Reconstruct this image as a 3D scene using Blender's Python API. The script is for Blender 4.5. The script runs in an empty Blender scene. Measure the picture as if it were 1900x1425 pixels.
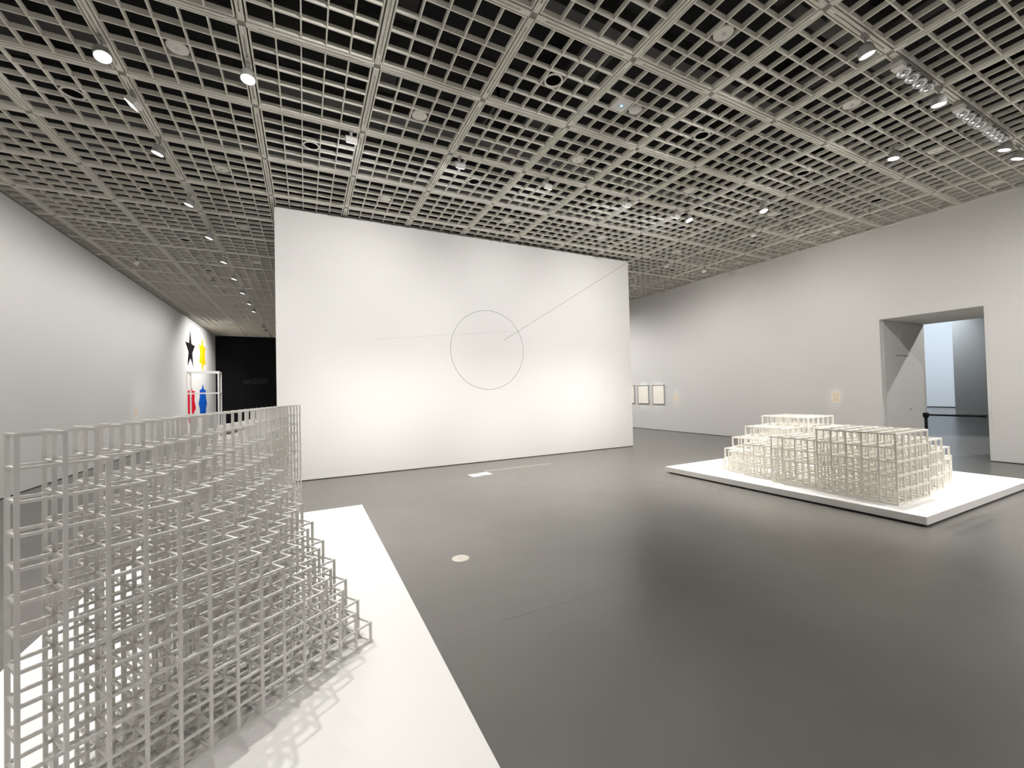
import bpy, math, random
from mathutils import Vector, Matrix

random.seed(7)
S = bpy.context.scene
COL = S.collection
R = math.radians

# ------------------------------------------------------------------ camera, world, exposure
FPX, YAW, PITCH, ROLL, EYE = 766.6, 0.464379, 0.0183623, -0.0241461, 1.52
cy_, sy_, cp_, sp_ = math.cos(YAW), math.sin(YAW), math.cos(PITCH), math.sin(PITCH)
FW = Vector((sy_ * cp_, cy_ * cp_, sp_))
RT0 = Vector((cy_, -sy_, 0.0))
UP0 = RT0.cross(FW)
RT = RT0 * math.cos(ROLL) + UP0 * math.sin(ROLL)
UP = RT0 * -math.sin(ROLL) + UP0 * math.cos(ROLL)
cam_data = bpy.data.cameras.new('camera')
cam = bpy.data.objects.new('camera', cam_data)
COL.objects.link(cam)
cam_data.sensor_width = 36.0
cam_data.lens = 36.0 * FPX / 1900.0
cam_data.clip_start = 0.02
cam_data.clip_end = 200
M = Matrix((RT, UP, -FW)).transposed().to_4x4()
M.translation = Vector((0, 0, EYE))
cam.matrix_world = M
S.camera = cam

S.view_settings.view_transform = 'Standard'
S.view_settings.look = 'None'
S.view_settings.gamma = 1.0
S.view_settings.use_curve_mapping = False
S.view_settings.exposure = 0.0

W = bpy.data.worlds.new('world')
S.world = W
W.use_nodes = True
W.node_tree.nodes['Background'].inputs[0].default_value = (0.5, 0.5, 0.5, 1)
W.node_tree.nodes['Background'].inputs[1].default_value = 0.02

# lamp powers (watts of the Blender lamps in the fixtures)
P_AISLE, P_STAR, P_FLOOD = 82.0, 400.0, 450.0
P_PANEL_FILL, P_SPILL = 900.0, 5.0
P_WASH = 125.0
P_LEFT, P_RIGHT, P_FILL, P_FAR = 365.0, 350.0, 250.0, 1500.0
WARM = (1.0, 0.93, 0.83)
NEUT = (1.0, 0.982, 0.952)
COOL = (0.78, 0.89, 1.0)

# room dimensions
XL, XR, YB, YF, ZC, ZTOP = -4.36, 11.45, -6.0, 27.4, 4.96, 6.1
MX, MY, GX0, GY0 = 1.1965, 1.208, -2.871, 4.41       # ceiling module


def project(p):
    d = Vector(p) - Vector((0, 0, EYE))
    z = d.dot(FW)
    if z < 0.05:
        return None
    return 950 + FPX * d.dot(RT) / z, 712.5 - FPX * d.dot(UP) / z, z


PY0, PX0, PX1, PZ1 = 8.374, -0.45, 7.735, 4.905     # free-standing wall face


def seen(p, pad=0):
    q = project(p)
    if q is None or not (-pad < q[0] < 1900 + pad and -pad < q[1] < 1425 + pad):
        return False
    if p[1] > PY0:
        t = PY0 / p[1]
        x, z = p[0] * t, EYE + (p[2] - EYE) * t
        if PX0 + .15 < x < PX1 - .15 and z < PZ1 - .12:
            return False
    return True


# ------------------------------------------------------------------ materials
def mat(name, col, rough=0.6, var=0.0, scale=4.0, metal=0.0, spec=0.5, bump=0.0, emit=None, estr=0.0, rvar=0.0):
    m = bpy.data.materials.new(name)
    m.use_nodes = True
    nt = m.node_tree
    b = nt.nodes['Principled BSDF']
    b.inputs['Roughness'].default_value = rough
    b.inputs['Metallic'].default_value = metal
    b.inputs['Specular IOR Level'].default_value = spec
    c4 = (*col, 1)
    b.inputs['Base Color'].default_value = c4
    if var or bump or rvar:
        tc = nt.nodes.new('ShaderNodeTexCoord')
        n = nt.nodes.new('ShaderNodeTexNoise')
        n.inputs['Scale'].default_value = scale
        n.inputs['Detail'].default_value = 5
        nt.links.new(tc.outputs['Object'], n.inputs['Vector'])
        if var:
            r = nt.nodes.new('ShaderNodeValToRGB')
            r.color_ramp.elements[0].position = 0.05
            r.color_ramp.elements[1].position = 0.95
            r.color_ramp.elements[0].color = (*[max(0, c * (1 - var)) for c in col], 1)
            r.color_ramp.elements[1].color = (*[min(1, c * (1 + var)) for c in col], 1)
            nt.links.new(n.outputs['Fac'], r.inputs['Fac'])
            nt.links.new(r.outputs['Color'], b.inputs['Base Color'])
        if rvar:
            mr = nt.nodes.new('ShaderNodeMapRange')
            mr.inputs['To Min'].default_value = max(0, rough - rvar)
            mr.inputs['To Max'].default_value = min(1, rough + rvar)
            nt.links.new(n.outputs['Fac'], mr.inputs['Value'])
            nt.links.new(mr.outputs['Result'], b.inputs['Roughness'])
        if bump:
            n2 = nt.nodes.new('ShaderNodeTexNoise')
            n2.inputs['Scale'].default_value = scale * 40
            nt.links.new(tc.outputs['Object'], n2.inputs['Vector'])
            bp = nt.nodes.new('ShaderNodeBump')
            bp.inputs['Strength'].default_value = bump
            bp.inputs['Distance'].default_value = 0.002
            nt.links.new(n2.outputs['Fac'], bp.inputs['Height'])
            nt.links.new(bp.outputs['Normal'], b.inputs['Normal'])
    if emit:
        b.inputs['Emission Color'].default_value = (*emit, 1)
        b.inputs['Emission Strength'].default_value = estr
    return m


m_wall = mat('wall paint', (0.80, 0.79, 0.77), 0.75, var=0.012, scale=1.2, spec=0.25)
m_black_wall = mat('black wall paint', (0.008, 0.008, 0.009), 0.7, var=0.15, scale=1.5, spec=0.12)
m_floor = mat('sealed concrete floor', (0.143, 0.136, 0.123), 0.27, var=0.10, scale=1.6, spec=0.8)
m_floorj = mat('floor joint', (0.17, 0.163, 0.15), 0.4)
m_grille = mat('painted grille', (0.82, 0.795, 0.72), 0.85, var=0.02, scale=3, spec=0.12)
m_rail = mat('rail paint', (0.83, 0.81, 0.74), 0.8, var=0.02, scale=3, spec=0.15)
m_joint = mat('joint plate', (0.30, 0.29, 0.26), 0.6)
m_plenum = mat('plenum black', (0.010, 0.010, 0.012), 0.8)
m_duct = mat('duct grey', (0.065, 0.065, 0.065), 0.6, var=0.2, scale=2)
m_plinth = mat('plinth paint', (0.84, 0.825, 0.80), 0.55, var=0.01, scale=2, spec=0.3)
m_recess = mat('dark recess', (0.012, 0.012, 0.012), 0.8)
m_lattice = mat('lattice lacquer grey white', (0.75, 0.735, 0.70), 0.45, var=0.015, scale=6, spec=0.4)
m_lattice2 = mat('lattice lacquer cream', (0.86, 0.83, 0.765), 0.45, var=0.015, scale=6, spec=0.4)
m_white = mat('white metal', (0.78, 0.77, 0.74), 0.4)
m_lamp = mat('lamp housing', (0.36, 0.35, 0.33), 0.5)
m_lens = mat('lit lens', (0.9, 0.9, 0.9), 0.3, emit=(1.0, 0.97, 0.93), estr=14.0)
m_chrome = mat('chrome', (0.75, 0.75, 0.78), 0.06, metal=1.0)
m_blackp = mat('black plastic', (0.005, 0.005, 0.0055), 0.6, spec=0.15)
m_tube = mat('black tube', (0.004, 0.004, 0.004), 0.9)
m_rim = mat('pale rim', (0.95, 0.93, 0.88), 0.5)
m_disc = mat('disc grey', (0.80, 0.78, 0.72), 0.5)
m_pencil = mat('pencil grey', (0.20, 0.197, 0.193), 0.8)
m_pencil_faint = mat('faint pencil', (0.62, 0.605, 0.58), 0.8)
m_starK = mat('star black', (0.006, 0.005, 0.0045), 0.7, spec=0.08)
m_starY = mat('star yellow', (0.80, 0.56, 0.008), 0.6, spec=0.08)
m_starR = mat('star red', (0.72, 0.012, 0.035), 0.6, spec=0.08)
m_starB = mat('star blue', (0.008, 0.115, 0.60), 0.6, spec=0.08)
m_frame = mat('frame grey', (0.42, 0.41, 0.42), 0.5)
m_paper = mat('drawing paper', (0.93, 0.89, 0.80), 0.8, var=0.02, scale=12, spec=0.1)
m_label = mat('label card', (0.93, 0.82, 0.66), 0.7)
m_ink = mat('label ink', (0.62, 0.50, 0.38), 0.8)
m_lettering = mat('grey lettering', (0.045, 0.045, 0.047), 0.8)
m_card = mat('white card', (0.93, 0.92, 0.90), 0.6)
m_tape = mat('cream tape', (0.72, 0.66, 0.54), 0.6)
m_cover = mat('cover plate', (0.58, 0.54, 0.48), 0.45)
m_dark_part = mat('grey partition', (0.20, 0.195, 0.18), 0.8, var=0.06, scale=0.8)
m_far = mat('far wall paint', (0.80, 0.81, 0.82), 0.8)
m_led = mat('blue led', (0.05, 0.2, 0.9), 0.4, emit=(0.1, 0.45, 1.0), estr=8)
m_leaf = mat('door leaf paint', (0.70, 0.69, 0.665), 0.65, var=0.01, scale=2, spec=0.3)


# ------------------------------------------------------------------ mesh helpers
class MB:
    def __init__(s):
        s.v, s.f = [], []

    def box(s, x0, x1, y0, y1, z0, z1):
        n = len(s.v)
        s.v += [(x0, y0, z0), (x1, y0, z0), (x1, y1, z0), (x0, y1, z0), (x0, y0, z1), (x1, y0, z1), (x1, y1, z1), (x0, y1, z1)]
        s.f += [(n + 3, n + 2, n + 1, n), (n + 4, n + 5, n + 6, n + 7), (n, n + 1, n + 5, n + 4), (n + 1, n + 2, n + 6, n + 5), (n + 2, n + 3, n + 7, n + 6), (n + 3, n, n + 4, n + 7)]
        return s

    def prism(s, pts, axis, a, b):
        """polygon pts (2-D, counter-clockwise) extruded between a and b along axis"""
        n, k = len(s.v), len(pts)
        def put(u, v, w):
            return {'x': (w, u, v), 'y': (u, w, v), 'z': (u, v, w)}[axis]
        s.v += [put(u, v, a) for u, v in pts] + [put(u, v, b) for u, v in pts]
        s.f.append(tuple(n + i for i in reversed(range(k))))
        s.f.append(tuple(n + k + i for i in range(k)))
        for i in range(k):
            j = (i + 1) % k
            s.f.append((n + i, n + j, n + k + j, n + k + i))
        return s

    def lathe(s, prof, seg=24, close=True):
        """profile [(r,z)] revolved about z"""
        n, k = len(s.v), len(prof)
        for i in range(seg):
            a = 2 * math.pi * i / seg
            s.v += [(r * math.cos(a), r * math.sin(a), z) for r, z in prof]
        for i in range(seg):
            j = (i + 1) % seg
            for q in range(k - 1):
                s.f.append((n + i * k + q, n + j * k + q, n + j * k + q + 1, n + i * k + q + 1))
        return s

    def mesh(s, name, m, smooth=False):
        me = bpy.data.meshes.new(name)
        me.from_pydata(s.v, [], s.f)
        me.update()
        if smooth:
            for p in me.polygons:
                p.use_smooth = True
        import bmesh
        bm = bmesh.new()
        bm.from_mesh(me)
        bmesh.ops.remove_doubles(bm, verts=bm.verts, dist=1e-6)
        bmesh.ops.recalc_face_normals(bm, faces=bm.faces)
        bm.to_mesh(me)
        bm.free()
        me.materials.append(m)
        return me

    def obj(s, name, m, parent=None, smooth=False, loc=None):
        return link(name, s.mesh(name, m, smooth), parent, loc)


def link(name, me, parent=None, loc=None, rot=None):
    o = bpy.data.objects.new(name, me)
    COL.objects.link(o)
    if parent:
        o.parent = parent
    if loc:
        o.location = loc
    if rot:
        o.rotation_euler = rot
    return o


def empty(name, loc=(0, 0, 0), rz=0):
    o = bpy.data.objects.new(name, None)
    o.empty_display_size = 0.1
    COL.objects.link(o)
    o.location = loc
    o.rotation_euler = (0, 0, rz)
    return o


def tag(o, label=None, cat=None, group=None, kind=None):
    if label: o['label'] = label
    if cat: o['category'] = cat
    if group: o['group'] = group
    if kind: o['kind'] = kind
    return o


def structure(o, label=None):
    o['kind'] = 'structure'
    if label: o['label'] = label
    o['category'] = {'wall': 'wall', 'floor': 'floor', 'ceiling': 'ceiling', 'door': 'door', 'trim': 'trim', 'baseboard': 'baseboard'}.get(o.name.split('_')[0], 'wall')
    return o


def voxel(xs, ys, zs, solid):
    """connected shell of a stack of box cells: xs, ys, zs are break lists; solid(i,j,k) says which cells are filled"""
    mb, idx = MB(), {}
    nx, ny, nz = len(xs) - 1, len(ys) - 1, len(zs) - 1
    def vid(i, j, k):
        if (i, j, k) not in idx:
            idx[(i, j, k)] = len(mb.v)
            mb.v.append((xs[i], ys[j], zs[k]))
        return idx[(i, j, k)]
    ok = lambda i, j, k: 0 <= i < nx and 0 <= j < ny and 0 <= k < nz and solid(i, j, k)
    for i in range(nx):
        for j in range(ny):
            for k in range(nz):
                if not solid(i, j, k):
                    continue
                if not ok(i - 1, j, k): mb.f.append((vid(i, j, k), vid(i, j, k + 1), vid(i, j + 1, k + 1), vid(i, j + 1, k)))
                if not ok(i + 1, j, k): mb.f.append((vid(i + 1, j, k), vid(i + 1, j + 1, k), vid(i + 1, j + 1, k + 1), vid(i + 1, j, k + 1)))
                if not ok(i, j - 1, k): mb.f.append((vid(i, j, k), vid(i + 1, j, k), vid(i + 1, j, k + 1), vid(i, j, k + 1)))
                if not ok(i, j + 1, k): mb.f.append((vid(i, j + 1, k), vid(i, j + 1, k + 1), vid(i + 1, j + 1, k + 1), vid(i + 1, j + 1, k)))
                if not ok(i, j, k - 1): mb.f.append((vid(i, j, k), vid(i, j + 1, k), vid(i + 1, j + 1, k), vid(i + 1, j, k)))
                if not ok(i, j, k + 1): mb.f.append((vid(i, j, k + 1), vid(i + 1, j, k + 1), vid(i + 1, j + 1, k + 1), vid(i, j + 1, k + 1)))
    return mb


# ------------------------------------------------------------------ setting: floor and walls
structure(MB().box(XL - .4, 36, YB - .3, YF + .4, -0.15, 0).obj('floor', m_floor), 'polished grey concrete floor of the gallery')
G = 0.014        # dark gap under the walls
structure(MB().box(XL - .3, XL, YB, YF, G, ZTOP).obj('wall_left', m_wall), 'long white gallery wall with four painted stars')
structure(MB().box(XL - .3, XR + .3, YF, YF + .3, 0, ZTOP).obj('wall_back', m_black_wall), 'matt black end wall with faint grey lettering')
structure(MB().box(XL - .3, XR + .3, YB - .3, YB, 0, ZTOP).obj('wall_front', m_wall), 'white gallery wall behind the viewer')
DY0, DY1, DZ, XP = 2.945, 4.525, 2.92, 13.6
# right wall with a deep opening, one connected shell
wr = voxel([XR, XP], [YB, DY0, DY1, YF], [G, DZ, ZTOP], lambda i, j, k: not (j == 1 and k == 0))
wall_right = structure(wr.obj('wall_right', m_wall), 'long white gallery wall with a deep doorway')
tr = voxel([XR - .007, XR], [DY0 - .045, DY0 - .004, DY1 + .004, DY1 + .045], [G, DZ + .004, DZ + .05], lambda i, j, k: not (j == 1 and k == 0))
structure(tr.obj('trim_1', m_wall), 'thin white casing around the deep doorway')
structure(MB().box(PX0, PX1, PY0, PY0 + .5, G, PZ1).obj('wall_middle', m_wall), 'free-standing white wall with a pencil circle drawing')
structure(MB().box(XL - .01, XL + .001, YB, YF, 0, G).obj('baseboard_left', m_recess), 'dark shadow gap under the left wall')
structure(MB().box(XR - .001, XR + .01, YB, DY0, 0, G).obj('baseboard_right', m_recess), 'dark shadow gap under the right wall before the doorway')
structure(MB().box(XR - .001, XR + .01, DY1, YF, 0, G).obj('baseboard_right_far', m_recess), 'dark shadow gap under the right wall beyond the doorway')
structure(MB().box(PX0 + .01, PX1 - .01, PY0 + .004, PY0 + .45, 0, G).obj('baseboard_middle', m_recess), 'dark shadow gap under the free-standing wall')
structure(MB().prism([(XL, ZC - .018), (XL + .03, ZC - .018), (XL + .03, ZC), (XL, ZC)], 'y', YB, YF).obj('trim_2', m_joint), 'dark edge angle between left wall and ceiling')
structure(MB().prism([(XR - .03, ZC - .018), (XR, ZC - .018), (XR, ZC), (XR - .03, ZC)], 'y', YB, YF).obj('trim_3', m_rail), 'pale edge angle between right wall and ceiling')

# pencil drawing on the free-standing wall
wm = bpy.data.objects['wall_middle']
def strip_xz(x0, z0, x1, z1, w, y, th=0.0012):
    d = Vector((x1 - x0, z1 - z0)).normalized() * (w / 2)
    n = Vector((-d.y, d.x))
    return MB().prism([(x0 + n.x, z0 + n.y), (x0 - n.x, z0 - n.y), (x1 - n.x, z1 - n.y), (x1 + n.x, z1 + n.y)], 'y', y - th, y)
ring, cx, cz, cr = MB(), 3.632, 2.452, 0.872
seg = 160
for i in range(seg):
    a = 2 * math.pi * i / seg
    for rr in (cr - .004, cr + .004):
        for yy in (PY0 - .0012, PY0):
            ring.v.append((cx + rr * math.cos(a), yy, cz + rr * math.sin(a)))
for i in range(seg):
    a, b = 4 * i, 4 * ((i + 1) % seg)
    for p, q in ((0, 2), (2, 3), (3, 1), (1, 0)):
        ring.f.append((a + p, b + p, b + q, a + q))
ring.obj('pencil_circle', m_pencil, wm)
strip_xz(4.02, 2.68, PX1 - .02, 4.885, .007, PY0).obj('pencil_line', m_pencil, wm)
tag(strip_xz(1.16, 2.60, 4.40, 2.91, .006, PY0).obj('pencil_line', m_pencil_faint, wm), 'very faint pencil line')

# far room seen through the doorway
structure(MB().box(33, 33.3, -6, 16, .05, 6.2).obj('wall_far', m_far), 'bright bluish white wall far beyond the doorway')
structure(MB().box(33.02, 33.1, -6, 16, 0, .05).obj('baseboard_far_shade', m_recess), 'dark strip drawn as the shadow under the far white wall')  # near-black strip stands in for the shadow at the wall's foot
structure(MB().box(28.2, 28.5, -6, 8.33, 0, 6.2).obj('wall_far_partition', m_dark_part), 'dark grey partition beyond the doorway')
structure(MB().box(XP, 33.3, 15.7, 16, 0, 6.2).obj('wall_far_left', m_far))
structure(MB().box(XP, 33.3, -6.3, -6, 0, 6.2).obj('wall_far_right', m_far))
structure(MB().box(XP, 33.3, -6.3, 16, 6.2, 6.4).obj('ceiling_far', m_far))

# door leaf folded against the left side of the opening
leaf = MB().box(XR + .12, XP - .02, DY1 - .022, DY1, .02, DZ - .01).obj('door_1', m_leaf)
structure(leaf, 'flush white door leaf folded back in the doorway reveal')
MB().box(12.08, 12.72, DY1 - .026, DY1 - .022, 2.125, 2.145).obj('pull_slot', m_joint, leaf)
lk = MB().lathe([(0, 0), (.016, 0), (.016, .006), (0, .006)], 14).obj('lock', m_recess, leaf, loc=(12.70, DY1 - .022, .885))
lk.rotation_euler = (R(90), 0, 0)

# ------------------------------------------------------------------ ceiling: slab, plenum beams, grille panels, rails
ceil = structure(MB().box(XL - .3, XR + .3, YB - .3, YF + .3, ZTOP, ZTOP + .2).obj('ceiling', m_plenum), 'dark void ceiling behind a square egg-crate grille')
T, D = 0.013, 0.053
HW = 0.028            # half width of the rail
RG = 0.043            # panel edge offset from the module line


def lattice_breaks(length, n, t):
    out = []
    for i in range(n + 1):
        c = t / 2 + i * (length - t) / n
        out += [c - t / 2, c + t / 2]
    return out


def panel_mesh(lx, ly, nx, ny, name):
    xs, ys = lattice_breaks(lx, nx, T), lattice_breaks(ly, ny, T)
    return voxel(xs, ys, [0, D], lambda i, j, k: i % 2 == 0 or j % 2 == 0).mesh(name, m_grille)


pm = panel_mesh(MX - 2 * RG, MY - 2 * RG, 5, 5, 'grille_panel')
pm_edge = panel_mesh(0.29 - RG - .005, MY - 2 * RG, 1, 5, 'grille_panel_edge')
rest = MB()
def rest_add(mb, me, x, y, z):
    n = len(mb.v)
    mb.v += [(v.co.x + x, v.co.y + y, v.co.z + z) for v in me.vertices]
    mb.f += [tuple(n + i for i in p.vertices) for p in me.polygons]
for b in range(-9, 20):
    y = GY0 + b * MY + RG
    if y > YF or y < YB: continue
    for a in range(-2, 12):
        x = GX0 + a * MX + RG
        me = pm
        if a == -2:
            x, me = XL + .005, pm_edge
        lx = MX if a > -2 else .29
        vis = any(seen((x + u * lx, y + w * MY, ZC), 40) for u in (0, .5, .95) for w in (0, .5, .9))
        if GY0 + (b + 1) * MY > YF + .01:
            continue
        if vis:
            link('grille_panel', me, ceil, (x, y, ZC))
        else:
            rest_add(rest, me, x, y, ZC)
tag(rest.obj('grille_panel_beyond', m_grille, ceil), kind='stuff')

# rails: one slotted length per module side, flat ends
def rail_mesh(L, along):
    mb = MB()
    e, s, h = 0.095, 0.006, 0.05
    us = [-HW, -HW + .013, -.013, -s, s, .013, HW - .013, HW]
    ls = [0, e, L - e, L]
    def solid(i, j, k):
        if j in (0, 2):
            return i in (2, 3, 4) or k == 1 or i in (0, 6)
        if k == 1:
            return True
        return i in (0, 2, 4, 6)
    zz = [0, .03, h]
    v = voxel(us, ls, zz, solid)
    if along == 'x':
        v.v = [(q[1], q[0], q[2]) for q in v.v]
    return v.mesh('track_rail', m_rail)


Lx, Ly = MX - .07, MY - .07
ry, rx = rail_mesh(Ly, 'y'), rail_mesh(Lx, 'x')
jm = MB().box(-.034, .034, -.034, .034, .012, .05).mesh('joint_plate', m_joint)
restr, restj = MB(), MB()
for b in range(-9, 19):
    y = GY0 + b * MY
    if y < YB: continue
    for a in range(-1, 13):
        x = GX0 + a * MX
        if a < 12:
            p = (x + MX / 2, y + MY / 2 + .0, ZC)
        # length running away from the camera
        if y + MY < YF:
            if x < XR - .05 and any(seen((x, y + w * MY, ZC), 20) for w in (.05, .5, .95)):
                link('track_rail', ry, ceil, (x, y + .035, ZC - .006))
            elif x < XR - .05:
                rest_add(restr, ry, x, y + .035, ZC - .006)
        if a < 12:
            if any(seen((x + w * MX, y, ZC), 20) for w in (.05, .5, .95)):
                link('cross_rail', rx, ceil, (x + .035, y, ZC - .006))
            else:
                rest_add(restr, rx, x + .035, y, ZC - .006)
        if x < XR - .05:
            q = project((x, y, ZC))
            if seen((x, y, ZC), 10) and q[2] < 12:
                link('joint_plate', jm, ceil, (x, y, ZC - .006))
            else:
                rest_add(restj, jm, x, y, ZC - .006)
tag(restr.obj('track_rail_beyond', m_rail, ceil), kind='stuff')
tag(restj.obj('joint_plate_beyond', m_joint, ceil), kind='stuff')
# short cross pieces at the left wall strip
for b in range(-4, 19):
    y = GY0 + b * MY
    MB().box(XL + .005, GX0 - MX - .035, y - .03, y + .03, ZC - .006, ZC + .04).obj('edge_rail', m_rail, ceil)

# dim beams and ducts in the void above
for b in range(-3, 20, 1):
    y = GY0 + b * MY + .20
    MB().box(XL, XR, y, y + .16, 5.22 if b % 2 == 0 else 5.42, 5.70).obj('plenum_beam', m_duct, ceil)
for x, w in ((-3.2, .35), (0.9, .25), (3.1, .45), (6.2, .3), (8.9, .4)):
    MB().box(x, x + w, YB, YF, 5.72, 5.98).obj('air_duct', m_duct, ceil)
for k, (x, y) in enumerate(((2.0, 2.1), (2.2, 4.6), (5.2, 4.2), (0.3, 3.0), (4.2, 2.2), (7.5, 4.0))):
    MB().box(x, x + .55, y, y + .03, 5.16, 5.34).box(x, x + .03, y, y + .5, 5.16, 5.34).obj('plenum_bracket', m_duct, ceil)

# ------------------------------------------------------------------ stepped lattice on the near plinth
def plinth(x0, x1, y0, y1, label):
    t = empty('low_plinth', ((x0 + x1) / 2, (y0 + y1) / 2, 0))
    tag(t, label, 'plinth', 'low white plinths under the lattices')
    hx, hy = (x1 - x0) / 2, (y1 - y0) / 2
    e = .003
    MB().prism([(-hx + e, .02), (hx - e, .02), (hx, .02 + e), (hx, .105 - e), (hx - e, .105), (-hx + e, .105), (-hx, .105 - e), (-hx, .02 + e)], 'y', -hy, hy).obj('slab', m_plinth, t)
    MB().box(-hx + .05, hx - .05, -hy + .05, hy - .05, 0, .02).obj('recessed_base', m_recess, t)
    return t


plinth(-1.462, 0.640, 1.42, 5.69, 'long white plinth under the tall stepped lattice by the left wall')
plinth(5.78, 9.10, 1.955, 5.45, 'square white plinth under the cream block lattice before the doorway')

A_X0, A_Y0, A_TH, A_P, A_T, A_Z = -0.777, 1.779, 0.9697, 0.1021, 0.01345, 0.105
lat = empty('stepped_lattice', (A_X0, A_Y0, A_Z), 0)
lat.rotation_euler = (0, 0, math.pi / 2 - A_TH)     # local x runs along the stepped front
tag(lat, 'tall white stepped lattice of open cubes on the long plinth', 'sculpture')
N = 25
H = {}
for i in range(N):
    for j in range(N):
        if j <= i <= 12:
            H[(i, j)] = 13 - (i - j)
        if 12 <= i <= j:
            H[(i, j)] = max(H.get((i, j), 0), 13 - (j - i))
pz = A_P - A_T / 13
A_T = 0.0113
zl = lambda L: A_T / 2 + L * pz
h_ = A_T / 2
hr = h_ * 0.86
def adj(*cells):
    return max((H.get(c, 0) for c in cells), default=0)
world = lambda x, y, z: lat.matrix_basis @ Vector((x, y, z))
posts = []
for i in range(N + 1):
    for j in range(N + 1):
        hh = adj((i, j), (i - 1, j), (i, j - 1), (i - 1, j - 1))
        if hh:
            posts.append((i, j, hh))
post_meshes = {}
for i, j, hh in posts:
    if hh not in post_meshes:
        post_meshes[hh] = MB().box(-h_, h_, -h_, h_, 0, zl(hh) + h_).mesh('post', m_lattice)
    link('post', post_meshes[hh], lat, (i * A_P, j * A_P, 0))
runs = []
for L in range(14):
    for j in range(N + 1):                 # rails along local x
        start = None
        for i in range(N + 1):
            on = i < N and adj((i, j), (i, j - 1)) >= max(L, 1)
            if on and start is None: start = i
            if not on and start is not None:
                runs.append(('x', start, i, j, L)); start = None
    for i in range(N + 1):                 # rails along local y
        start = None
        for j in range(N + 1):
            on = j < N and adj((i, j), (i - 1, j)) >= max(L, 1)
            if on and start is None: start = j
            if not on and start is not None:
                runs.append(('y', start, j, i, L)); start = None
def run_size(r):
    ax, a, b, c, L = r
    p = ((a * A_P, c * A_P, zl(L)), (b * A_P, c * A_P, zl(L))) if ax == 'x' else ((c * A_P, a * A_P, zl(L)), (c * A_P, b * A_P, zl(L)))
    best = 0
    for k in range(5):
        w = world(*[p[0][q] + (p[1][q] - p[0][q]) * k / 4 for q in range(3)])
        d = (w - Vector((0, 0, EYE))).length
        best += 1 / d ** 2
    return -best * (b - a)
runs.sort(key=run_size)
def run_box(mb, r):
    ax, a, b, c, L = r
    z = zl(L)
    e = h_ * .7
    if ax == 'x':
        mb.box(a * A_P - e, b * A_P + e, c * A_P - hr, c * A_P + hr, z - hr, z + hr)
    else:
        mb.box(c * A_P - hr * .98, c * A_P + hr * .98, a * A_P - e, b * A_P + e, z - hr * .98, z + hr * .98)
    return mb
for r in runs[:300]:
    run_box(MB(), r).obj('rail', m_lattice, lat)
rr = MB()
for r in runs[300:]:
    run_box(rr, r)
tag(rr.obj('rail_beyond', m_lattice, lat), kind='stuff')

# ------------------------------------------------------------------ ring of cube blocks on the far plinth
B_X, B_Y, B_P, B_T, B_Z = 6.469, 2.292, 0.1633, 0.019, 0.105
sq = empty('block_lattice', (B_X, B_Y, B_Z))
tag(sq, 'cream lattice of open cube blocks stepping from one to five high', 'sculpture')
blocks = []
yy = 0
for n in (5, 4, 3, 2, 1):                   # near side, from the tall corner away
    blocks.append((n, 0, yy + n / 2)); yy += n
xx = 2.5
for n in (4, 3, 2, 1):                      # toward the doorway
    blocks.append((n, xx + n / 2, 2.5)); xx += n
xx = 0.5
for n in (2, 3, 4, 5):                      # far corner side
    blocks.append((n, xx + n / 2, 14.5)); xx += n
yy = 12
for n in (4, 3, 2):
    blocks.append((n, 12, yy - n / 2)); yy -= n
bt = B_T / 2
bp = B_P - .1 * B_T
bmesh_ = {}
for n, bx, by in blocks:
    if n not in bmesh_:
        cs = []
        for q in range(n + 1):
            cs += [q * B_P - n * B_P / 2 - bt, q * B_P - n * B_P / 2 + bt]
        zs = []
        for q in range(n + 1):
            zs += [q * bp, q * bp + B_T]
        bmesh_[n] = voxel(cs, cs, zs, lambda i, j, k: (i % 2 == 0) + (j % 2 == 0) + (k % 2 == 0) >= 2).mesh('cube_block', m_lattice2)
    link('cube_block', bmesh_[n], sq, (bx * B_P, by * B_P, 0))

# ------------------------------------------------------------------ open tower frame by the stars
tw = empty('open_tower', (-2.9, 16.35, 0))
tw.rotation_euler = (0, 0, R(3.5))
tag(tw, 'tall white open frame tower standing before the painted stars', 'sculpture')
w2, d2, tt = .405, .37, .022
for sx in (-1, 1):
    for sy in (-1, 1):
        MB().box(sx * w2 - tt, sx * w2 + tt, sy * d2 - tt, sy * d2 + tt, 0, 2.40).obj('post', m_white, tw)
for z in (2.378, 1.70, 1.02, .34):
    for sy in (-1, 1):
        if z == 1.70 and sy == 1: continue
        MB().box(-w2 + tt, w2 - tt, sy * d2 - tt, sy * d2 + tt, z - tt, z + tt).obj('rail', m_white, tw)
    for sx in (-1, 1):
        if z == 1.70 and sx == -1: continue
        MB().box(sx * w2 - tt, sx * w2 + tt, -d2 + tt, d2 - tt, z - tt, z + tt).obj('rail', m_white, tw)

# ------------------------------------------------------------------ painted stars on the left wall
def star(name, m, cyy, czz, rad, ratio, n, label):
    pts = []
    for k in range(2 * n):
        r = rad if k % 2 == 0 else rad * ratio
        a = math.pi / 2 + k * math.pi / n
        pts.append((r * math.cos(a), r * math.sin(a)))
    t = MB().prism(pts, 'x', .0005, .003).obj(name, m, loc=(XL, cyy, czz))
    return tag(t, label, 'wall painting', 'painted stars on the left wall')
star('painted_star', m_starK, 21.88, 3.62, .87, .40, 5, 'black five-pointed star painted on the white wall')
star('painted_star', m_starY, 24.20, 3.62, .84, .58, 6, 'yellow six-pointed star painted beside the black star')
star('painted_star', m_starR, 21.90, 1.32, .90, .70, 7, 'red seven-pointed star painted below the black star')
star('painted_star', m_starB, 24.20, 1.32, .90, .79, 8, 'blue eight-pointed star painted below the yellow star')

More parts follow.
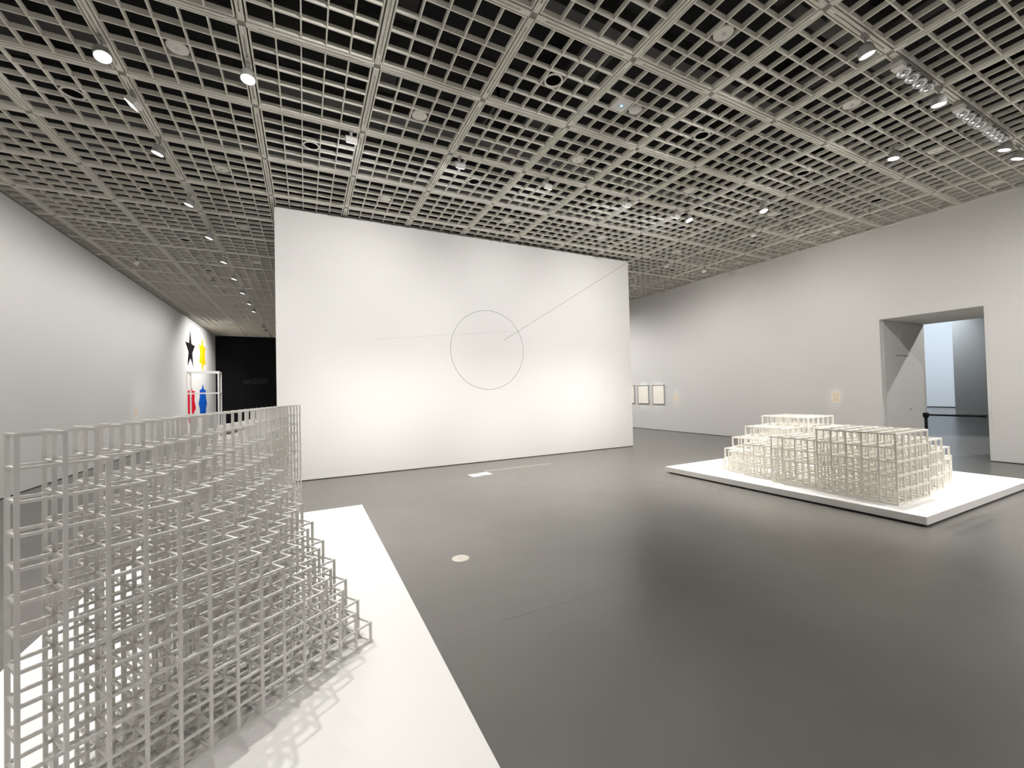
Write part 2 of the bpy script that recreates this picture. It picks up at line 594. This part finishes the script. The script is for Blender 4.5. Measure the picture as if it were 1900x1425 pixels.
# faint lettering on the black wall
lt = empty('wall_lettering', (-2.5, YF, 2.46))
tag(lt, 'faint grey lines of lettering on the black end wall', 'lettering')
for k in range(4):
    z = .12 - k * .08
    x = -.58
    while x < .56:
        wd = random.uniform(.05, .14)
        if k > 0 or x > -.2:
            MB().box(x, min(x + wd, .6), -.003, 0, z - .018, z + .018).obj('word', m_lettering, lt)
        x += wd + .03

# ------------------------------------------------------------------ drawings and labels on the right wall
def frame(yc, zc, w, h, label):
    t = tag(empty('picture_frame', (XR, yc, zc)), label, 'picture', 'framed drawings on the right wall')
    d, b = .035, .022
    f = voxel([-d, 0], [-w / 2, -w / 2 + b, w / 2 - b, w / 2], [-h / 2, -h / 2 + b, h / 2 - b, h / 2], lambda i, j, k: not (j == 1 and k == 1))
    f.obj('frame', m_frame, t)
    p = MB().box(-.02, -.002, -w / 2 + b, w / 2 - b, -h / 2 + b, h / 2 - b).obj('drawing', m_paper, t)
    for q in range(9):
        y = -w / 2 + .07 + q * (w - .14) / 8
        MB().box(-.0206, -.02, y - .002, y + .002, -h / 2 + .08, h / 2 - .08).obj('ruled_line', m_tape, p)
frame(11.01, 1.29, .565, .70, 'grey framed cream drawing nearest the wall label')
frame(11.76, 1.295, .565, .70, 'grey framed cream drawing in the middle of three')
frame(12.50, 1.30, .565, .70, 'grey framed cream drawing half hidden behind the white wall')

def wall_label(x, yc, zc, w, h, sgn, label):
    t = tag(empty('wall_label', (x, yc, zc)), label, 'label', 'cream wall labels')
    a, b = sorted((0, sgn * .003))
    MB().box(a, b, -w / 2, w / 2, -h / 2, h / 2).obj('card', m_label, t)
    a, b = sorted((sgn * .003, sgn * .0036))
    for k in range(7):
        z = h / 2 - .025 - k * (h - .05) / 6.5
        for s0, s1 in ((-.43, -.03 + random.uniform(-.1, .1)), (.06, random.uniform(.2, .43))):
            MB().box(a, b, s0 * w, s1 * w, z - .006, z + .006).obj('text_line', m_ink, t)
wall_label(XR, 5.43, 1.19, .17, .235, -1, 'small cream label on the right wall near the doorway')
wall_label(XR, 10.22, 1.19, .17, .235, -1, 'small cream label on the right wall beside the framed drawings')
wall_label(XL, 15.50, 1.19, .26, .30, 1, 'small cream label on the left wall before the stars')

# ------------------------------------------------------------------ floor items
for k, (x, y) in enumerate(((2.77, 7.13), (2.985, 7.17))):
    c = MB().box(-.095, .095, -.12, .12, 0, .002).obj('floor_card', m_card, loc=(x, y, 0))
    c.rotation_euler = (0, 0, R(1.5))
    tag(c, ('white caption card on the floor, away from the tape strip', 'white caption card on the floor, next to the tape strip')[k], 'card', 'caption cards on the floor')
tag(MB().box(3.06, 4.56, 7.385, 7.402, 0, .002).obj('floor_tape', m_tape), 'thin cream tape strip on the floor before the white wall', 'tape')
fc = tag(empty('floor_outlet_cover', (1.255, 3.645, 0)), 'round beige outlet cover set in the grey floor', 'outlet cover')
MB().lathe([(0, 0), (.078, 0), (.078, .002), (.072, .005), (0, .005)], 28).obj('plate', m_cover, fc)
MB().lathe([(.008, .005), (.008, .0062), (0, .0062)], 12).obj('screw', m_joint, fc)
MB().lathe([(.078, 0), (.084, 0), (.084, .0015), (.078, .0015)], 28).obj('rim', m_joint, fc)
fl = bpy.data.objects['floor']
MB().box(0.68, 2.2, 2.5235, 2.5250, -.0005, .0004).obj('floor_joint', m_floorj, fl)

bb = tag(empty('belt_barrier', (11.36, 3.79, 0)), 'black retractable belt barrier standing across the doorway', 'barrier')
MB().lathe([(0, 0), (.17, 0), (.17, .012), (.05, .035), (.03, .05), (0, .05)], 28).obj('base', m_blackp, bb, True)
MB().lathe([(.026, .04), (.026, .80), (.0, .80)], 18).obj('post', m_blackp, bb, True)
MB().lathe([(.026, .775), (.045, .80), (.048, .81), (.048, .865), (.036, .885), (0, .885)], 18).obj('head', m_blackp, bb, True)
MB().prism([(-.004, .823), (.004, .823), (.004, .857), (-.004, .857)], 'y', -.79, -.045).obj('belt', m_blackp, bb).rotation_euler = (0, 0, 0)
MB().box(-.02, .075, -.83, -.79, .815, .865).obj('belt_clip', m_blackp, bb)

# ------------------------------------------------------------------ ceiling fittings
ORD = ['first', 'second', 'third', 'fourth', 'fifth', 'sixth', 'seventh', 'eighth', 'ninth', 'tenth', 'eleventh', 'twelfth']
ring_rim = MB().lathe([(.086, 0), (.103, 0), (.103, .012), (.086, .012), (.086, 0)], 28).mesh('rim', m_rim)
ring_tube = MB().lathe([(.0, .10), (.0885, .10), (.0885, .0), (.094, .0), (.094, .11), (0, .11)], 28).mesh('tube', m_tube)
disc_me = MB().lathe([(0, 0), (.088, .0), (.094, .006), (.094, .016), (0, .016)], 28).mesh('plate', m_disc)
knob_me = MB().lathe([(.022, 0), (.016, -.016), (.008, -.026), (0, -.026)], 14).mesh('sensor', m_white, True)
for ca, a in enumerate((.5, 2.5, 4.5, 6.5, 8.5, 10.5)):
    for rb, b in enumerate((-.5, 1.5, 3.5, 5.5, 7.5, 9.5, 11.5, 13.5)):
        x, y = GX0 + a * MX, GY0 + b * MY
        if seen((x, y, ZC), 5):
            t = empty('recessed_downlight', (x, y, ZC - .004))
            tag(t, 'black round downlight with pale rim, %s row away, %s column from the left wall' % (ORD[rb], ORD[ca]), 'downlight', 'black recessed downlights in the grille')
            link('rim', ring_rim, t); link('tube', ring_tube, t)
for ca, a in enumerate((1.5, 3.5, 5.5, 7.5, 9.5, 11.5)):
    for rb, b in enumerate((-1.5, .5, 2.5, 4.5, 6.5)):
        x, y = GX0 + a * MX, GY0 + b * MY
        if x < XR and seen((x, y, ZC), 5):
            t = empty('sensor_disc', (x, y, ZC + .01))
            tag(t, 'grey round sensor disc in the grille, %s row away, %s column from the left wall' % (ORD[rb], ORD[ca]), 'sensor', 'grey sensor discs in the grille')
            link('plate', disc_me, t); link('sensor', knob_me, t)

# track spotlights -------------------------------------------------
adapter_me = MB().box(-.017, .017, -.05, .05, -.03, 0).mesh('adapter', m_lamp)
stem_me = MB().lathe([(0, -.028), (.009, -.028), (.009, -.11), (0, -.11)], 10).mesh('stem', m_lamp)
head_me = MB().lathe([(0, .045), (.045, .042), (.064, .01), (.069, -.05), (.069, -.066), (.064, -.066), (.062, -.05), (0, -.05)], 22).mesh('head', m_lamp, True)
lens_me = MB().lathe([(0, -.060), (.061, -.060), (.061, -.052), (0, -.052)], 22).mesh('lens', m_lens)


def spotlight(x, y, target, power, angle, label, blend=.6, col=NEUT, size=.05, axis='y', drop=0):
    t = empty('track_spotlight', (x, y, ZC - .006), 0 if axis == 'y' else R(90))
    tag(t, label, 'spotlight', 'lit track spotlights')
    link('adapter', adapter_me, t)
    st = link('stem', stem_me, t)
    if drop:
        st.scale = (1, 1, (.11 + drop) / .11)
    d = Vector(target) - Vector((x, y, ZC - .15 - drop))
    q = (-d).to_track_quat('Z', 'Y')
    rz = Matrix.Rotation(-t.rotation_euler.z, 4, 'Z')
    mh = Matrix.Translation((0, 0, -.14 - drop)) @ rz @ q.to_matrix().to_4x4()
    h = link('head', head_me, t); h.matrix_local = mh
    l = link('lens', lens_me, h)
    ld = bpy.data.lights.new('spot', 'SPOT')
    ld.energy, ld.spot_size, ld.spot_blend, ld.color, ld.shadow_soft_size = power, R(angle), blend, col, size
    lo = bpy.data.objects.new('spot', ld); COL.objects.link(lo); lo.parent = h
    lo.location = (0, 0, -.10)
    return t


aisle = [5.13, 6.85, 8.48, 10.09, 11.78, 13.35, 15.07, 16.75, 18.17]
for k, y in enumerate(aisle):
    x = GX0 + MX
    tgt = (-.6, 3.7, .6) if k == 0 else (-3.2, y + .2, 0)
    spotlight(x, y, tgt, P_LEFT * .35 if k == 0 else P_AISLE, 60 if k == 0 else 166, 'lit white spotlight, %s from the near end of the left aisle track' % ORD[k])
spotlight(GX0 + MX, 22.13, (XL, 22.3, 2.3), P_STAR, 115, 'lit spotlight near the far end of the left aisle track')
spotlight(GX0 + MX, 23.37, (XL, 24.0, 1.9), P_STAR, 115, 'lit spotlight at the far end of the left aisle track')
spotlight(GX0 + .5 * MX, GY0 + 8 * MY, (-2.9, 16.4, .9), P_STAR * .5, 60, 'lit spotlight on a cross rail of the left aisle', axis='x')
spotlight(GX0 + 2 * MX, 2.75, (-.40, 2.5, .5), P_LEFT * 1.0, 72, 'lit spotlight above the near end of the stepped lattice, outside the picture')
spotlight(GX0 + 2 * MX, 4.88, (-.45, 4.0, .5), P_LEFT * .9, 66, 'lit spotlight above the far end of the stepped lattice')
spotlight(4.99, GY0 - 2 * MY, (6.2, 1.6, .0), P_RIGHT * .06, 80, 'lit spotlight nearest the camera on the right cross track', axis='x')
spotlight(6.67, GY0 - 2 * MY, (7.0, 2.4, .0), P_RIGHT * .15, 70, 'lit spotlight between the two bead lamps on the right cross track', axis='x')
spotlight(8.86, GY0 - 2 * MY, (8.6, 3.4, .3), P_RIGHT * .3, 62, 'lit spotlight at the far end of the bead lamps', axis='x')
spotlight(9.40, GY0 - 2 * MY, (9.0, 3.8, .0), P_RIGHT * .25, 70, 'lit spotlight farthest along the right cross track', axis='x')
spotlight(GX0 + 8.8 * MX, GY0 - 1.35 * MY + .0, (7.2, 3.3, .3), P_RIGHT * 1.1, 66, 'lit spotlight above the block lattice, nearer of the pair')
spotlight(GX0 + 8.8 * MX, 4.69, (7.2, 3.6, .3), P_RIGHT * 1.2, 64, 'lit spotlight above the block lattice, farther of the pair')
spotlight(GX0 + 8 * MX, 5.56, (7.0, 4.0, .3), P_RIGHT * 1.2, 64, 'lit spotlight just left of the pair above the block lattice')
# fill lamps added to brighten the hall, unseen or behind the free-standing wall
for k, (x, y, tx, ty, pw, an) in enumerate(((-1.67, -.2, -2.6, .0, .6, 150), (-1.67, -3.2, -2.4, -2.6, 1.5, 155), (1.92, -3.6, 1.9, -3.8, 1.5, 120), (5.51, -3.6, 5.5, -3.8, 1.5, 120), (9.09, -3.6, 9.4, -3.6, 1.8, 140),
                                            (7.9, .2, 8.9, .8, 2.3, 168), (6.7, -1.0, 6.7, -1.2, 1.1, 100), (3.2, -1.4, 3.2, -1.6, .9, 95),
                                            (7.9, 10.2, 8.4, 10.0, 1.25, 169), (9.094, 13.2, 9.6, 13.0, 1.3, 169), (9.094, 16.5, 9.6, 16.5, 1.3, 169), (9.094, 20.5, 9.6, 20.5, 1.3, 169), (3.11, 14, 3.0, 14.5, 1.3, 169), (1.915, 20, 1.9, 20.5, 1.3, 169))):
    spotlight(x, y, (tx, ty, 0), P_FILL * pw, an, 'added fill spotlight %s, unseen, brightening the hall' % (ORD + ['thirteenth', 'fourteenth'])[k], blend=.9)
for k, x in enumerate((.718, 3.11, 4.31, 6.70)):  # added spots out of view, to light the free-standing wall evenly
    spotlight(x, -.42, ((.1, 2.4, 4.9, 7.3)[k], PY0, 2.75), P_PANEL_FILL * (1.6, .85, 1.15, 1.2)[k], 43, 'added fill spotlight %s, unseen, brightening the free-standing white wall' % ORD[k], blend=.85, size=.08, drop=.28)

for k, (x, y, tx, ty, tz, an, pw, lab) in enumerate(((9.094, 10.7, XR, 11.01, 1.29, 9.0, 240, 'lit framing spotlight for the drawing nearest the label'),
                                                     (9.094, 11.5, XR, 11.76, 1.29, 9.0, 240, 'lit framing spotlight for the middle drawing'),
                                                     (9.094, 12.2, XR, 12.5, 1.29, 9.0, 240, 'lit framing spotlight for the farthest drawing'),
                                                     (9.094, 9.9, XR, 10.22, 1.19, 4.2, 170, 'lit framing spotlight for the label beside the drawings'),
                                                     (9.094, 5.1, XR, 5.43, 1.19, 4.2, 170, 'lit framing spotlight for the label near the doorway'))):
    spotlight(x, y, (tx, ty, tz), pw, an, lab, blend=.5)

# wall-washing floods facing the free-standing wall ----------------
def flood(x, y, target, power, label, lit=True, s=1.0, spill=0, angle=140, aim=None):
    t = empty('flood_lamp', (x, y, ZC - .006))
    tag(t, label, 'floodlight', 'white box floodlights')
    link('adapter', adapter_me, t)
    MB().box(-.012, .012, -.012, .012, -.10, -.02).obj('stem', m_lamp, t)
    d = Vector(target) - Vector((x, y, ZC - .12))
    q = (-d).to_track_quat('Z', 'Y')
    mh = Matrix.Translation((0, 0, -.12)) @ q.to_matrix().to_4x4()
    h = MB().box(-.07 * s, .07 * s, -.05 * s, .05 * s, -.03, .035).obj('housing', m_white, t); h.matrix_local = mh
    MB().box(-.06 * s, .06 * s, -.042 * s, .042 * s, -.033, -.03).obj('lens', m_lens if lit else m_disc, h)
    if lit:
        ld = bpy.data.lights.new('spot', 'SPOT')
        ld.energy, ld.color, ld.spot_size, ld.spot_blend, ld.shadow_soft_size = power, (1.0, .965, .905), R(angle), 1.0, .06
        lo = bpy.data.objects.new('spot', ld); COL.objects.link(lo); lo.parent = h
        lo.location = (0, 0, -.05)
        if aim:
            lo.parent = t
            p = mh @ Vector((0, 0, -.06))
            lo.matrix_local = Matrix.Translation(p) @ (-(Vector(aim) - Vector(t.location) - p)).to_track_quat('Z', 'Y').to_matrix().to_4x4()
        if spill:
            la = bpy.data.lights.new('spill', 'AREA')
            la.shape, la.size, la.size_y, la.energy, la.color = 'RECTANGLE', .12, .085, spill, (.95, .97, 1.0)
            lb = bpy.data.objects.new('spill', la); COL.objects.link(lb); lb.parent = h
            lb.location = (0, -.02, -.05); lb.rotation_euler = (R(-4), 0, 0)
for k, x in enumerate((.58, 2.06, 3.55, 5.22, 6.45)):
    flood(x, GY0 + MY + .02, (x, PY0, 1.7), P_FLOOD, 'white box floodlight aimed at the white wall, %s from the left' % ORD[k], spill=P_SPILL, angle=90, aim=(x, PY0 - 2.05, 0))
flood(-1.67, 5.92, (XL, 6.2, 1.6), P_WASH * .8, 'white box floodlight aimed at the left wall, on the left aisle track')
flood(GX0 + 10 * MX - .3, GY0 + MY, (XR, 5.2, 1.4), P_WASH, 'white box floodlight aimed at the right wall, nearest to the block lattice', True, .8)
flood(GX0 + 10 * MX - .3, GY0 + 3 * MY, (XR, 8.4, 1.4), P_WASH, 'white box floodlight aimed at the right wall, beyond the end of the white wall', True, .8)
flood(GX0 + 11 * MX, 8.03, (XR, 8.5, 1), 0, 'unlit white box lamp close to the right wall', False, .8)
flood(GX0 - .6 * MX, GY0 + 7 * MY, (XL, 12.6, 1), 0, 'unlit white box lamp close to the left wall', False, .8)

# bead lamps on the right cross track -------------------------------
bead_me = MB().lathe([(.030, .04), (.062, .022), (.072, 0), (.064, -.03), (.040, -.055), (0, -.064)], 20).mesh('reflector', m_chrome, True)
for k, (x, sp, lab) in enumerate(((5.80, .185, 'bead lamp of four chrome reflectors, nearest on the right cross track'), (7.37, .177, 'bead lamp of four chrome reflectors, middle one on the right cross track'), (8.23, .15, 'bead lamp of four chrome reflectors, farthest on the right cross track'))):
    t = tag(empty('bead_lamp', (x, GY0 - 2 * MY, ZC - .006)), lab, 'lamp', 'chrome bead lamps on the right track')
    MB().box(-.17, 3 * sp + .07, -.035, .035, -.055, 0).obj('housing', m_lamp, t)
    MB().box(-.17, -.07, -.05, .05, -.11, -.055).obj('driver_box', m_white, t)
    for q in range(4):
        link('reflector', bead_me, t, (q * sp, 0, -.09))

# small devices sitting in cells of the grille
cw = (MX - 2 * RG) / 5
t = tag(empty('ceiling_camera', (GX0 + 5 * MX + RG + 1.5 * cw, GY0 - .5 * MY, ZC)), 'small white box with a blue indicator set in the grille', 'camera')
MB().prism([(-.095, .01), (-.09, .004), (.09, .004), (.095, .01), (.095, .06), (-.095, .06)], 'y', -.095, .095).obj('box', m_white, t)
MB().lathe([(0, .004), (.010, .004), (.010, -.003), (0, -.003)], 12).obj('indicator', m_led, t)
t = tag(empty('smoke_detector', (GX0 + 5 * MX + RG + 2.5 * cw, GY0 - .5 * MY, ZC)), 'small white dome beside the white box in the grille', 'detector')
MB().lathe([(0, -.012), (.05, -.008), (.08, .015), (.085, .04), (0, .04)], 18).obj('dome', m_white, t, True)

# lamps of the room beyond the doorway
def far_lamp(x, y, z, target, power, angle, label, col):
    t = tag(empty('pendant_spot', (x, y, z)), label, 'spotlight', 'lamps of the room beyond the doorway')
    d = Vector(target) - Vector((x, y, z))
    q = (-d).to_track_quat('Z', 'Y')
    h = link('head', head_me, t); h.matrix_local = q.to_matrix().to_4x4()
    MB().lathe([(0, .07), (.01, .07), (.01, 6.2 - z), (0, 6.2 - z)], 10).obj('stem', m_lamp, t)
    link('lens', lens_me, h)
    ld = bpy.data.lights.new('spot', 'SPOT')
    ld.energy, ld.spot_size, ld.spot_blend, ld.color, ld.shadow_soft_size = power, R(angle), .5, col, .08
    lo = bpy.data.objects.new('spot', ld); COL.objects.link(lo); lo.parent = h
    lo.location = (0, 0, -.10)
far_lamp(26.2, 9.8, 5.6, (33, 10.4, 1.0), P_FAR * 1.15, 120, 'cool spotlight lighting the far white wall', COOL)
far_lamp(17.0, 2.0, 5.8, (13.5, 3.9, .6), P_FAR * .75, 60, 'spotlight lighting the doorway from the far room', NEUT)
far_lamp(22.0, 6.5, 5.8, (28.2, 6.5, 1.4), P_FAR * .16, 80, 'added unseen spotlight brightening the grey partition in the far room', NEUT)  # unseen lamp added to lift the dark partition
